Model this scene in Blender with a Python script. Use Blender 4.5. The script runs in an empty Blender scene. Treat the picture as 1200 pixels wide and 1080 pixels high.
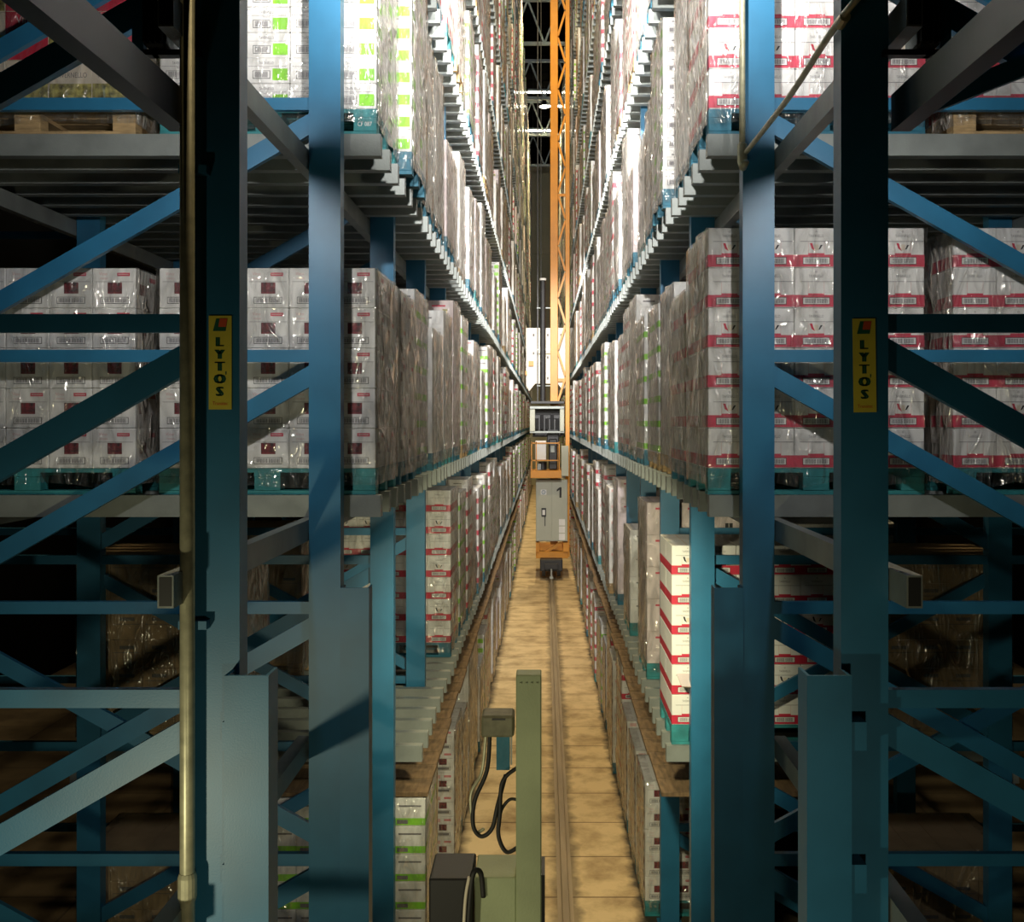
import bpy, math, random
from mathutils import Vector, Matrix
random.seed(11)
R = math.radians
C = bpy.context.scene.collection
SC = bpy.context.scene
H = 4.6                      # camera height above the warehouse floor

# ------------------------------------------------------------------ camera
cam = bpy.data.cameras.new('camera'); co = bpy.data.objects.new('camera', cam); C.objects.link(co)
co.location = (0, 0, H); co.rotation_euler = (R(90), 0, 0)
cam.sensor_width = 36; cam.lens = 1240 / 1200 * 36
cam.shift_x = -38 / 1200; cam.shift_y = -45 / 1200
cam.clip_start = .05; cam.clip_end = 300
SC.camera = co

# ------------------------------------------------------------------ world, exposure
w = bpy.data.worlds.new('world'); SC.world = w; w.use_nodes = True
w.node_tree.nodes['Background'].inputs[0].default_value = (.55, .62, .7, 1)
w.node_tree.nodes['Background'].inputs[1].default_value = .004
vs = SC.view_settings; vs.view_transform = 'Standard'; vs.look = 'None'; vs.gamma = 1; vs.exposure = 0.0
vs.use_curve_mapping = False
SC.cycles.transparent_max_bounces = 12
SC.cycles.max_bounces = 6
SC.cycles.use_denoising = True

# ------------------------------------------------------------------ lights
def spot(name, loc, aim, power, col, size, angle, blend=.5):
    l = bpy.data.lights.new(name, 'SPOT'); l.energy = power; l.color = col; l.shadow_soft_size = size
    l.spot_size = R(angle); l.spot_blend = blend
    o = bpy.data.objects.new(name, l); C.objects.link(o); o.location = loc
    o.rotation_euler = (Vector(aim) - Vector(loc)).to_track_quat('-Z', 'Y').to_euler()
    return o
COOL = (1.0, .97, .93); WARM = (1.0, .78, .42); GREENISH = (1.0, .93, .60)
FLOODS = [(-1.38, 3.95, H + 1.42), (1.36, 3.95, H + 1.42)]
spot('flood_beam', FLOODS[0], (-1.7, 8, H + .7), 100, COOL, .05, 126, .9)
spot('flood_beam', FLOODS[1], (1.7, 8, H + .7), 95, COOL, .05, 126, .9)
# strong cool floodlight hung over the aisle, then two added fills farther down it
spot('aisle_key_and_fill', (0, 2.9, H + 2.95), (0, 14, H + 6.2), 3300, COOL, .09, 98, 1.0)
spot('aisle_key_and_fill', (0, 7, H + 5.4), (0, 30, H + 3.6), 8500, COOL, .12, 92, .9)  # added spot without a fixture, brightens the loads farther down the aisle
spot('aisle_key_and_fill', (0, 20, H + 4), (.2, 31.5, H + 1.8), 6500, COOL, .12, 30, .8)  # added narrow spot in the open aisle, brightens the crane
# yellowish work lamp low on the gangway, then added fills for frames and floor
spot('gangway_lamp_and_fill', (-2.1, 1.3, H - 2.2), (-.9, 5, H - 2.5), 150, GREENISH, .07, 128, 1.0)
spot('gangway_lamp_and_fill', (.2, .2, H - 1.6), (.3, 5, H - 2.8), 85, GREENISH, .07, 100, 1.0)  # added soft fill for the right frames and the green post
spot('floor_fill', (.1, 5.4, H - .62), (.05, 14, .4), 520, GREENISH, .10, 74, .8)  # added spot with no fixture, placed to brighten the aisle floor
# high bay lamps along the aisle roof
BAYS = [(0.0, 13.0), (0.0, 26.0), (0.0, 42.0), (0.0, 60.0)]
for bx_, by_ in BAYS:
    spot('bay_beam', (bx_, by_, H + 17.6), (bx_, by_, 0), 5600 if by_ < 40 else 9000, WARM, .25, 110, .6)

# ------------------------------------------------------------------ materials
def mat(name, col, rough=.6, metal=0, noise=0, nscale=8, stretch=(1, 1, 1), bump=0, bscale=60, emit=None, col2=None, spec=.5):
    m = bpy.data.materials.new(name); m.use_nodes = True
    nt = m.node_tree; b = nt.nodes['Principled BSDF']
    b.inputs['Base Color'].default_value = (*col, 1); b.inputs['Roughness'].default_value = rough
    b.inputs['Metallic'].default_value = metal
    b.inputs['Specular IOR Level'].default_value = spec
    tc = None
    if noise or bump:
        tc = nt.nodes.new('ShaderNodeTexCoord'); mp = nt.nodes.new('ShaderNodeMapping')
        mp.inputs['Scale'].default_value = stretch
        nt.links.new(tc.outputs['Object'], mp.inputs['Vector'])
    if noise:
        n = nt.nodes.new('ShaderNodeTexNoise'); n.inputs['Scale'].default_value = nscale; n.inputs['Detail'].default_value = 6
        nt.links.new(mp.outputs[0], n.inputs['Vector'])
        r = nt.nodes.new('ShaderNodeValToRGB')
        c2 = col2 or tuple(c * (1 - noise) for c in col)
        r.color_ramp.elements[0].color = (*c2, 1); r.color_ramp.elements[1].color = (*col, 1)
        r.color_ramp.elements[0].position = .32; r.color_ramp.elements[1].position = .62
        nt.links.new(n.outputs['Fac'], r.inputs['Fac']); nt.links.new(r.outputs['Color'], b.inputs['Base Color'])
    if bump:
        n2 = nt.nodes.new('ShaderNodeTexNoise'); n2.inputs['Scale'].default_value = bscale; n2.inputs['Detail'].default_value = 4
        nt.links.new(mp.outputs[0], n2.inputs['Vector'])
        bp = nt.nodes.new('ShaderNodeBump'); bp.inputs['Strength'].default_value = bump; bp.inputs['Distance'].default_value = .01
        nt.links.new(n2.outputs['Fac'], bp.inputs['Height']); nt.links.new(bp.outputs['Normal'], b.inputs['Normal'])
    if emit:
        b.inputs['Emission Color'].default_value = (*col, 1); b.inputs['Emission Strength'].default_value = emit
    return m

def film(name, lo, hi, tint, rough=.16, bump=.9, metal=.35):
    m = bpy.data.materials.new(name); m.use_nodes = True
    nt = m.node_tree; b = nt.nodes['Principled BSDF']; out = nt.nodes['Material Output']
    b.inputs['Base Color'].default_value = (*tint, 1); b.inputs['Roughness'].default_value = rough
    b.inputs['Specular IOR Level'].default_value = 1.0; b.inputs['Metallic'].default_value = metal
    tc = nt.nodes.new('ShaderNodeTexCoord'); mp = nt.nodes.new('ShaderNodeMapping'); mp.inputs['Scale'].default_value = (2.2, 2.2, .8)
    oi = nt.nodes.new('ShaderNodeObjectInfo'); ad = nt.nodes.new('ShaderNodeVectorMath'); ad.operation = 'ADD'
    nt.links.new(tc.outputs['Object'], ad.inputs[0])
    ml = nt.nodes.new('ShaderNodeMath'); ml.operation = 'MULTIPLY'; ml.inputs[1].default_value = 17
    nt.links.new(oi.outputs['Random'], ml.inputs[0]); nt.links.new(ml.outputs[0], ad.inputs[1])
    nt.links.new(ad.outputs[0], mp.inputs['Vector'])
    n = nt.nodes.new('ShaderNodeTexNoise'); n.inputs['Scale'].default_value = 3.2; n.inputs['Detail'].default_value = 2.2; n.inputs['Distortion'].default_value = 2.4
    nt.links.new(mp.outputs[0], n.inputs['Vector'])
    bp = nt.nodes.new('ShaderNodeBump'); bp.inputs['Strength'].default_value = bump; bp.inputs['Distance'].default_value = .10
    nt.links.new(n.outputs['Fac'], bp.inputs['Height']); nt.links.new(bp.outputs['Normal'], b.inputs['Normal'])
    mr = nt.nodes.new('ShaderNodeMapRange'); mr.inputs['From Min'].default_value = .35; mr.inputs['From Max'].default_value = .65
    mr.inputs['To Min'].default_value = lo; mr.inputs['To Max'].default_value = hi
    nt.links.new(n.outputs['Fac'], mr.inputs['Value'])
    tr = nt.nodes.new('ShaderNodeBsdfTransparent'); mx = nt.nodes.new('ShaderNodeMixShader')
    nt.links.new(mr.outputs[0], mx.inputs['Fac']); nt.links.new(tr.outputs[0], mx.inputs[1]); nt.links.new(b.outputs[0], mx.inputs[2])
    nt.links.new(mx.outputs[0], out.inputs['Surface'])
    return m

M = dict(
    blue=mat('blue_paint', (.022, .155, .29), .42, noise=.22, nscale=3, bump=.04, bscale=180),
    slate=mat('dark_slate_paint', (.014, .028, .036), .4, noise=.2, nscale=4, spec=.3),
    galv=mat('grey_steel', (.27, .295, .28), .45, metal=.25, noise=.25, nscale=5, bump=.1, bscale=90),
    pipe=mat('conduit_metal', (.55, .53, .36), .38, metal=.3, noise=.3, nscale=20),
    dark=mat('black_metal', (.012, .012, .013), .5),
    rubber=mat('black_rubber', (.015, .014, .013), .6),
    white=mat('white_board', (.74, .73, .71), .75, noise=.06, nscale=5),
    wpink=mat('pale_pink_board', (.70, .60, .60), .75, noise=.06, nscale=5),
    brown=mat('brown_board', (.42, .30, .17), .8, noise=.2, nscale=5),
    beige=mat('beige_print', (.68, .60, .48), .7, noise=.06, nscale=9),
    seam=mat('seam_line', (.16, .15, .14), .8),
    red=mat('red_print', (.52, .018, .05), .6),
    redp=mat('soft_red_print', (.60, .055, .10), .6, noise=.15, nscale=12),
    green=mat('green_print', (.24, .62, .03), .6, noise=.12, nscale=12),
    ink=mat('grey_ink', (.16, .15, .16), .7),
    inkr=mat('faded_pink_ink', (.66, .40, .38), .7),
    black=mat('black_ink', (.02, .02, .022), .7),
    photo=mat('wine_picture', (.20, .02, .03), .6, noise=.9, nscale=45, col2=(.01, .008, .01)),
    grapes=mat('grape_picture', (.50, .45, .14), .6, noise=.9, nscale=26, col2=(.03, .025, .012)),
    pblue=mat('blue_pallet_wood', (.02, .16, .24), .6, noise=.35, nscale=9, bump=.3, bscale=40),
    pteal=mat('teal_pallet_wood', (.03, .25, .27), .6, noise=.35, nscale=9, bump=.3, bscale=40),
    wood=mat('raw_pallet_wood', (.50, .34, .16), .75, noise=.5, nscale=7, stretch=(1, 1, 6), bump=.4, bscale=40),
    plank=mat('weathered_plank', (.19, .12, .06), .8, noise=.5, nscale=6, stretch=(6, 1, 1), bump=.4, bscale=40),
    orange=mat('orange_paint', (.62, .25, .012), .45, noise=.15, nscale=3),
    cream=mat('cream_paint', (.74, .70, .58), .5, noise=.1, nscale=3),
    cabinet=mat('cabinet_grey', (.40, .41, .33), .5, noise=.08, nscale=2),
    sage=mat('sage_green_paint', (.36, .41, .24), .55, noise=.3, nscale=2.5, bump=.15, bscale=120),
    taupe=mat('taupe_box', (.20, .19, .12), .6, noise=.3, nscale=30),
    yellow=mat('yellow_label', (.72, .60, .06), .5, noise=.1, nscale=14),
    lgreen=mat('dark_green_ink', (.01, .10, .05), .5),
    lred=mat('orange_red_ink', (.65, .09, .03), .5),
    rail=mat('rail_steel', (.34, .27, .18), .42, metal=.5, noise=.3, nscale=2, stretch=(4, .4, 1)),
    wall=mat('olive_cladding', (.48, .46, .32), .7, noise=.15, nscale=.6),
    roof=mat('dark_roof_sheet', (.004, .004, .004), .9, spec=0),
    truss=mat('pale_truss_paint', (.35, .42, .45), .5),
    glow=mat('lamp_glow', (1, .93, .75), .5, emit=30),
    glass=mat('flood_lens', (1, .98, .95), .5, emit=8),
    fclear=film('clear_stretch_film', .05, .32, (.80, .78, .72), .13, 1.0, .8),
    fside=film('wrinkled_stretch_film', .30, .95, (.74, .69, .62), .13, 1.0, .62),
)
# floor: cast slabs with joints, stains along the rail, much darker outside the rack edges
def floor_mat():
    m = bpy.data.materials.new('cast_concrete'); m.use_nodes = True; nt = m.node_tree; b = nt.nodes['Principled BSDF']
    b.inputs['Roughness'].default_value = .65
    tc = nt.nodes.new('ShaderNodeTexCoord')
    n = nt.nodes.new('ShaderNodeTexNoise'); n.inputs['Scale'].default_value = 1.6; n.inputs['Detail'].default_value = 8; n.inputs['Roughness'].default_value = .65
    nt.links.new(tc.outputs['Object'], n.inputs['Vector'])
    r = nt.nodes.new('ShaderNodeValToRGB'); r.color_ramp.elements[0].color = (.25, .17, .08, 1); r.color_ramp.elements[1].color = (.62, .49, .29, 1)
    r.color_ramp.elements[0].position = .30; r.color_ramp.elements[1].position = .56
    nt.links.new(n.outputs['Fac'], r.inputs['Fac'])
    br = nt.nodes.new('ShaderNodeTexBrick'); br.offset = 0; br.inputs['Scale'].default_value = 1
    br.inputs['Color1'].default_value = (1, 1, 1, 1); br.inputs['Color2'].default_value = (.93, .93, .93, 1); br.inputs['Mortar'].default_value = (.30, .24, .18, 1)
    br.inputs['Mortar Size'].default_value = .012; br.inputs['Brick Width'].default_value = 3.0; br.inputs['Row Height'].default_value = .96
    mp = nt.nodes.new('ShaderNodeMapping'); mp.inputs['Location'].default_value = (1.5, .3, 0)
    nt.links.new(tc.outputs['Object'], mp.inputs['Vector']); nt.links.new(mp.outputs[0], br.inputs['Vector'])
    mx = nt.nodes.new('ShaderNodeMix'); mx.data_type = 'RGBA'; mx.blend_type = 'MULTIPLY'; mx.inputs[0].default_value = 1
    nt.links.new(r.outputs[0], mx.inputs[6]); nt.links.new(br.outputs[0], mx.inputs[7])
    # ground-in dirt in tracks beside the rail; much darker from the rack edges outward
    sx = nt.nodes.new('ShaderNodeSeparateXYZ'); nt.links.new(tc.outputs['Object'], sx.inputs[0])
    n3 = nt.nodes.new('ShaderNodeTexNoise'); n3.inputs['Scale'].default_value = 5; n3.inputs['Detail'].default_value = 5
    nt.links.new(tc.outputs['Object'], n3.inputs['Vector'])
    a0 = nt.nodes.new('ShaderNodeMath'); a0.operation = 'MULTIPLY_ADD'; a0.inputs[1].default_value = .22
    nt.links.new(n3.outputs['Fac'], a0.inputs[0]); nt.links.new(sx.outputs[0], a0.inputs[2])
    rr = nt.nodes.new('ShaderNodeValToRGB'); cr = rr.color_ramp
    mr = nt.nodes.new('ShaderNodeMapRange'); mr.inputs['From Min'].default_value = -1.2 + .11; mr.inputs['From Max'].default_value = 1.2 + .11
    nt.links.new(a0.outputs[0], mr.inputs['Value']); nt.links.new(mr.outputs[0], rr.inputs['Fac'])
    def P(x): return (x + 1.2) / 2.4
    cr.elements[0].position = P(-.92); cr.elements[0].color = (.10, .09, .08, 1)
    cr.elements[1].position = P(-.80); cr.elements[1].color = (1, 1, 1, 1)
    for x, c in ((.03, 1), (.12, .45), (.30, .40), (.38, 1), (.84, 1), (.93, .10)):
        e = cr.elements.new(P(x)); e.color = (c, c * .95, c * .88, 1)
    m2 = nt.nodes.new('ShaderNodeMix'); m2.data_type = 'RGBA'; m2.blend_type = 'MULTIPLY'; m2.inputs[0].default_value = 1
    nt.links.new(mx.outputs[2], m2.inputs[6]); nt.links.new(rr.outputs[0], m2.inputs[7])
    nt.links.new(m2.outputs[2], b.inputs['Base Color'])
    bp = nt.nodes.new('ShaderNodeBump'); bp.inputs['Strength'].default_value = .3; bp.inputs['Distance'].default_value = .01
    nt.links.new(n.outputs['Fac'], bp.inputs['Height']); nt.links.new(bp.outputs[0], b.inputs['Normal'])
    return m
M['floor'] = floor_mat()

# ------------------------------------------------------------------ mesh helpers
class MB:
    def __init__(s): s.v = []; s.f = []; s.m = []; s.names = []
    def mi(s, n):
        if n not in s.names: s.names.append(n)
        return s.names.index(n)
    def face(s, pts, n):
        k = len(s.v); s.v += [tuple(p) for p in pts]; s.f.append(tuple(range(k, k + len(pts)))); s.m.append(s.mi(n))
    def box(s, x0, x1, y0, y1, z0, z1, n, bev=0):
        i = s.mi(n)
        if bev:
            b = bev; k = len(s.v); P = []
            # chamfered box: 24 vertices
            for sx in (0, 1):
                for sy in (0, 1):
                    for sz in (0, 1):
                        X = (x0, x1)[sx]; Y = (y0, y1)[sy]; Z = (z0, z1)[sz]
                        dx = b if sx == 0 else -b; dy = b if sy == 0 else -b; dz = b if sz == 0 else -b
                        P += [(X, Y + dy, Z + dz), (X + dx, Y, Z + dz), (X + dx, Y + dy, Z)]
            s.v += P
            def I(a, bb, c, t): return k + ((a * 2 + bb) * 2 + c) * 3 + t
            F = []
            F.append((I(0,0,0,0), I(0,0,1,0), I(0,1,1,0), I(0,1,0,0))); F.append((I(1,0,0,0), I(1,1,0,0), I(1,1,1,0), I(1,0,1,0)))
            F.append((I(0,0,0,1), I(1,0,0,1), I(1,0,1,1), I(0,0,1,1))); F.append((I(0,1,0,1), I(0,1,1,1), I(1,1,1,1), I(1,1,0,1)))
            F.append((I(0,0,0,2), I(0,1,0,2), I(1,1,0,2), I(1,0,0,2))); F.append((I(0,0,1,2), I(1,0,1,2), I(1,1,1,2), I(0,1,1,2)))
            for a in (0, 1):
                for c in (0, 1):
                    F.append((I(a,c,0,0), I(a,c,1,0), I(a,c,1,1), I(a,c,0,1)))
                    F.append((I(a,0,c,0), I(a,1,c,0), I(a,1,c,2), I(a,0,c,2)))
                    F.append((I(0,a,c,1), I(1,a,c,1), I(1,a,c,2), I(0,a,c,2)))
            for a in (0, 1):
                for bb in (0, 1):
                    for c in (0, 1): F.append((I(a,bb,c,0), I(a,bb,c,1), I(a,bb,c,2)))
            s.f += F; s.m += [i] * len(F); return s
        k = len(s.v)
        s.v += [(x0,y0,z0),(x1,y0,z0),(x1,y1,z0),(x0,y1,z0),(x0,y0,z1),(x1,y0,z1),(x1,y1,z1),(x0,y1,z1)]
        for q in ((0,3,2,1),(4,5,6,7),(0,1,5,4),(1,2,6,5),(2,3,7,6),(3,0,4,7)):
            s.f.append(tuple(k + a for a in q)); s.m.append(i)
        return s
    def bar(s, p, q, w, h, n, up=(0, 1, 0)):
        # a straight section from p to q: w across 'up' cross axis, h along 'up'
        p = Vector(p); q = Vector(q); d = (q - p).normalized(); u = Vector(up); a = d.cross(u).normalized(); u = a.cross(d).normalized()
        i = s.mi(n); k = len(s.v)
        for c in (p, q):
            for sa, su in ((-1,-1),(1,-1),(1,1),(-1,1)): s.v.append(tuple(c + a * (sa * w / 2) + u * (su * h / 2)))
        for f in ((0,3,2,1),(4,5,6,7),(0,1,5,4),(1,2,6,5),(2,3,7,6),(3,0,4,7)): s.f.append(tuple(k + j for j in f)); s.m.append(i)
        return s
    def tube(s, pts, r, n, seg=10, caps=True):
        pts = [Vector(p) for p in pts]; i = s.mi(n); k = len(s.v); prev = None
        for j, p in enumerate(pts):
            d = (pts[min(j + 1, len(pts) - 1)] - pts[max(j - 1, 0)]).normalized()
            if prev is None: a = d.orthogonal().normalized()
            else: a = (prev - d * prev.dot(d)).normalized()
            prev = a; b = d.cross(a)
            rr = r[j] if isinstance(r, (list, tuple)) else r
            for t in range(seg):
                an = 2 * math.pi * t / seg; s.v.append(tuple(p + (a * math.cos(an) + b * math.sin(an)) * rr))
        for j in range(len(pts) - 1):
            for t in range(seg):
                u = (t + 1) % seg; s.f.append((k + j*seg + t, k + j*seg + u, k + (j+1)*seg + u, k + (j+1)*seg + t)); s.m.append(i)
        if caps:
            s.f.append(tuple(k + t for t in reversed(range(seg)))); s.m.append(i)
            s.f.append(tuple(k + (len(pts)-1)*seg + t for t in range(seg))); s.m.append(i)
        return s
    def rect(s, x0, x1, z0, z1, y, n):          # a print facing -y
        s.face([(x0, y, z0), (x1, y, z0), (x1, y, z1), (x0, y, z1)], n)
    def srect(s, y0, y1, z0, z1, x, n, sgn):
        p = [(x, y0, z0), (x, y1, z0), (x, y1, z1), (x, y0, z1)]
        s.face(p if sgn > 0 else p[::-1], n)
    def text(s, t, cx, cz, y, h, n, squeeze=1.0):
        vs_, fs = glyphs(t); k = len(s.v); i = s.mi(n)
        xs = [a[0] for a in vs_]; mid = (min(xs) + max(xs)) / 2
        s.v += [(cx + (a[0] - mid) * h * squeeze, y, cz + (a[1] - .35) * h) for a in vs_]
        s.f += [tuple(k + a for a in f) for f in fs]; s.m += [i] * len(fs)
    def mesh(s, name):
        me = bpy.data.meshes.new(name); me.from_pydata(s.v, [], s.f)
        for n in s.names: me.materials.append(M[n])
        me.polygons.foreach_set('material_index', s.m); me.update(); return me
_g = {}
def glyphs(t):
    if t not in _g:
        c = bpy.data.curves.new('t', 'FONT'); c.body = t; c.resolution_u = 2
        o = bpy.data.objects.new('t', c); C.objects.link(o)
        dg = bpy.context.evaluated_depsgraph_get(); me = bpy.data.meshes.new_from_object(o.evaluated_get(dg))
        _g[t] = ([tuple(v.co) for v in me.vertices], [tuple(p.vertices) for p in me.polygons])
        bpy.data.objects.remove(o); bpy.data.curves.remove(c); bpy.data.meshes.remove(me)
    return _g[t]
def tag(o, label=None, cat=None, group=None, kind=None):
    if label: o['label'] = label
    if cat: o['category'] = cat
    if group: o['group'] = group
    if kind: o['kind'] = kind
    return o
def ob(name, me, parent=None, loc=(0, 0, 0), rot=None):
    if isinstance(me, MB): me = me.mesh(name)
    o = bpy.data.objects.new(name, me); C.objects.link(o); o.location = loc
    if rot: o.rotation_euler = rot
    if parent: o.parent = parent
    return o
def thing(name, label, cat, loc=(0, 0, 0), group=None):
    o = bpy.data.objects.new(name, None); C.objects.link(o); o.location = loc; o.empty_display_size = .1
    return tag(o, label, cat, group)
def smooth(o):
    o.data.polygons.foreach_set('use_smooth', [True] * len(o.data.polygons)); return o

ORD = ['first','second','third','fourth','fifth','sixth','seventh','eighth','ninth','tenth','eleventh','twelfth','thirteenth','fourteenth','fifteenth','sixteenth','seventeenth','eighteenth','nineteenth','twentieth']
TENS = {2: 'twenty', 3: 'thirty', 4: 'forty'}
def ordn(n):
    if n <= 20: return ORD[n - 1]
    if n % 10 == 0: return {3: 'thirtieth', 4: 'fortieth'}[n // 10]
    return TENS[n // 10] + '-' + ORD[n % 10 - 1]

YEND = 77.0
# rack geometry, per side: inner and outer faces of the aisle uprights
UP = {-1: (1.095, 1.265), 1: (1.065, 1.235)}
LVL = {'floor': -4.6 + H, 'A': -2.39 + H, 'B': -.40 + H, 'C': 1.59 + H}
zc = 1.59
for nm in 'DEFGHIJ':
    zc += 1.99; LVL[nm] = zc + H
SHELF = dict(floor='on the floor', A='first shelf', B='second shelf', C='third shelf', D='fourth shelf', E='fifth shelf', F='sixth shelf', G='seventh shelf', H='eighth shelf', I='ninth shelf', J='tenth shelf')
COLY = [3.8, 5.68] + [7.68 + 2 * k for k in range(35)]
SIDE = {-1: 'left', 1: 'right'}
TOPZ = LVL['J'] + 1.9

# ------------------------------------------------------------------ setting
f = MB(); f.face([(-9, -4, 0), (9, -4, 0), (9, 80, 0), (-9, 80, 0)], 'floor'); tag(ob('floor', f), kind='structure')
f = MB()
for i in range(60):                                        # ribbed roof sheet
    y = -4 + i * 1.4; f.box(-9, 9, y, y + .7, 23.64, 23.70, 'roof')
f.box(-9, 9, -4, 80, 23.70, 23.76, 'roof'); tag(ob('ceiling', f), kind='structure')
f = MB(); f.box(-9, 9, 78, 78.2, 0, 23.7, 'wall')
for i in range(60): f.box(-9 + i * .3, -8.96 + i * .3 + .08, 77.95, 78.0, 0, 23.6, 'wall')
for z in (9.0, 13, 17): f.box(-9, 9, 77.85, 77.96, z, z + .14, 'wall')
tag(ob('wall_back', f), kind='structure')
for s in (-1, 1):
    f = MB(); f.box(min(s * 9, s * 9.1), max(s * 9, s * 9.1), -4, 78, 0, 23.7, 'roof'); tag(ob('wall_' + SIDE[s], f), kind='structure')
f = MB(); f.box(-9, 9, -4.1, -4, 0, 23.7, 'roof'); tag(ob('wall_front', f), kind='structure')

# roof trusses across the aisle
for k, y in enumerate((40, 47.5, 55.5, 62.5, 70)):
    f = MB(); z0, z1 = 21.6, 23.56
    f.bar((-9, y, z0), (9, y, z0), .14, .14, 'truss'); f.bar((-9, y, z1), (9, y, z1), .14, .14, 'truss')
    for i in range(12):
        x = -9 + i * 1.5; f.bar((x, y, z0), (x + .75, y, z1), .08, .08, 'truss'); f.bar((x + .75, y, z1), (x + 1.5, y, z0), .08, .08, 'truss')
    tag(ob('roof_truss', f), 'pale steel roof truss over the aisle, %s from the camera' % ORD[k], 'roof truss', 'trusses under the dark roof')
# high bay lamps (hang from the roof on a rod)
for k, (x, y) in enumerate(BAYS):
    t = thing('high_bay_lamp', 'round hanging roof lamp over the aisle, %s from the camera' % ORD[k], 'lamp', (x, y, H + 17.9), 'hanging roof lamps above the aisle')
    f = MB(); f.tube([(0, 0, 0), (0, 0, .10), (0, 0, .3), (0, 0, .42)], [.34, .32, .12, .08], 'dark', 16, False); ob('lamp_shade', f, t)
    f = MB(); f.tube([(0, 0, -.01), (0, 0, .02)], [.26, .26], 'glow', 16); ob('bulb_disc', f, t)
    f = MB(); f.tube([(0, 0, .4), (0, 0, 1.202)], .015, 'dark', 6); ob('rod', f, t)
# row of bright strip lamps far down the roof
for k, (x, y) in enumerate(((-.1, 57.0), (.9, 59.5), (-.2, 64.5))):
    t = thing('strip_lamp', 'long bright strip lamp under the far roof, %s of three' % ORD[k], 'lamp', (x, y, 22.4), 'strip lamps under the far roof')
    f = MB(); f.box(-.8, .8, -.12, .12, 0, .12, 'truss'); ob('housing', f, t)
    f = MB(); f.box(-.78, .78, -.10, .10, -.04, 0, 'glow'); ob('tube', f, t)
    f = MB(); f.tube([(-.5, 0, .12), (-.5, 0, 1.302)], .012, 'dark', 6); f.tube([(.5, 0, .12), (.5, 0, 1.302)], .012, 'dark', 6); ob('hanger', f, t)

# ------------------------------------------------------------------ upright frames
HZ = [.36 + 1.36 * k for k in range(-3, 5)]                # brace heights relative to the camera
for s in (-1, 1):
    xi, xo = UP[s]
    um = MB()
    # folded channel: web to the camera, flanges running back
    um.box(-.085, .085, 0, .012, 0, TOPZ, 'blue'); um.box(-.085, -.073, .012, .10, 0, TOPZ, 'blue'); um.box(.073, .085, .012, .10, 0, TOPZ, 'blue')
    um.box(-.11, .11, -.03, .13, 0, .012, 'blue')
    um = um.mesh('upright')
    for k, y in enumerate(COLY):
        t = thing('rack_frame', 'blue steel rack frame of the %s rack, %s from the camera' % (SIDE[s], ordn(k + 1)), 'rack frame', (0, y, 0), 'blue upright frames of the %s rack' % SIDE[s])
        xm = (xi + xo) / 2
        ob('upright', um, t, (s * xm, 0, 0)); ob('upright', um, t, (s * 3.31, 0, 0))
        if k <= 3:
            for h in HZ:
                if h < -4.5: continue
                f = MB(); f.box(min(s * (xo - .02), s * 3.25), max(s * (xo - .02), s * 3.25), .03, .07, H + h - .033, H + h + .033, 'blue')
                f.box(min(s * 3.38, s * 5.2), max(s * 3.38, s * 5.2), .03, .07, H + h - .033, H + h + .033, 'blue'); ob('horizontal_brace', f, t)
                f = MB(); a = (s * (xo - .03), .05, H + h - .09); b = (s * 3.3, .05, H + h - 1.27)
                f.bar(a, b, .10, .04, 'blue'); ob('diagonal_brace', f, t)
                if abs(h + 1.0) < .05 and k >= 1 or h < -2 and k == 1:
                    f = MB(); f.bar((s * 3.3, .09, H + h - .12), (s * (xo - .02), .09, H + h - 1.25), .09, .03, 'blue'); ob('diagonal_brace', f, t)
        if k == 1:                                          # reinforcing channel on the aisle side
            x0 = xi - .155; f = MB()
            f.box(min(s * x0, s * xi), max(s * x0, s * xi), -.012, 0, 0, H - .885, 'blue'); f.box(min(s * x0, s * (x0 + .01)), max(s * x0, s * (x0 + .01)), 0, .10, 0, H - .885, 'blue')
            f.box(min(s * (xi - .01), s * xi), max(s * (xi - .01), s * xi), 0, .10, 0, H - .885, 'blue')
            ob('reinforcing_channel', f, t)
        if k == 0:
            xa, xb = ((-1.12, -.965) if s < 0 else (.918, 1.075))
            f = MB(); f.box(xa, xb, -.10, -.088, 0, H - .885, 'blue')
            f.box(xa, xa + .012, -.088, .03, 0, H - .885, 'blue'); f.box(xb - .012, xb, -.088, .03, 0, H - .885, 'blue')
            f.box(xa + .02, xb - .02, -.02, .03, H - 3.0, H - 1.3, 'blue')
            for zz in (H - 1.1, H - 1.6, H - 2.1): f.box(min(s*1.07, s*1.13), max(s*1.07, s*1.13), -.09, .0, zz - .05, zz + .05, 'blue')
            ob('reinforcing_channel', f, t)

# near stay channels running in depth outside the near frame, and short spacer members between the first frames
def depth_member(s, x, z, y0, y1, h, w_, label, name='stay_channel', m='galv'):
    f = MB(); t_ = .008
    f.box(x - w_/2, x - w_/2 + t_, y0, y1, z - h/2, z + h/2, m); f.box(x + w_/2 - t_, x + w_/2, y0, y1, z - h/2, z + h/2, m)
    f.box(x - w_/2 + t_, x + w_/2 - t_, y0, y1, z + h/2 - t_, z + h/2, m); f.box(x - w_/2 + t_, x + w_/2 - t_, y0, y1, z - h/2, z - h/2 + t_, m)
    tag(ob(name, f), label, 'steel beam', 'stays tying the near rack frames')
for s in (-1, 1):
    xo = UP[s][1]
    depth_member(s, s * (xo + .045), H + 1.11, .9, 3.8, .13, .07, 'dark upper steel stay running towards the camera on the %s' % SIDE[s], m='slate')
    depth_member(s, s * (xo + .045), H - 1.76, 3.55, 5.78, .10, .07, 'grey box stay between the first two frames on the %s, below the second shelf' % SIDE[s])
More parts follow.
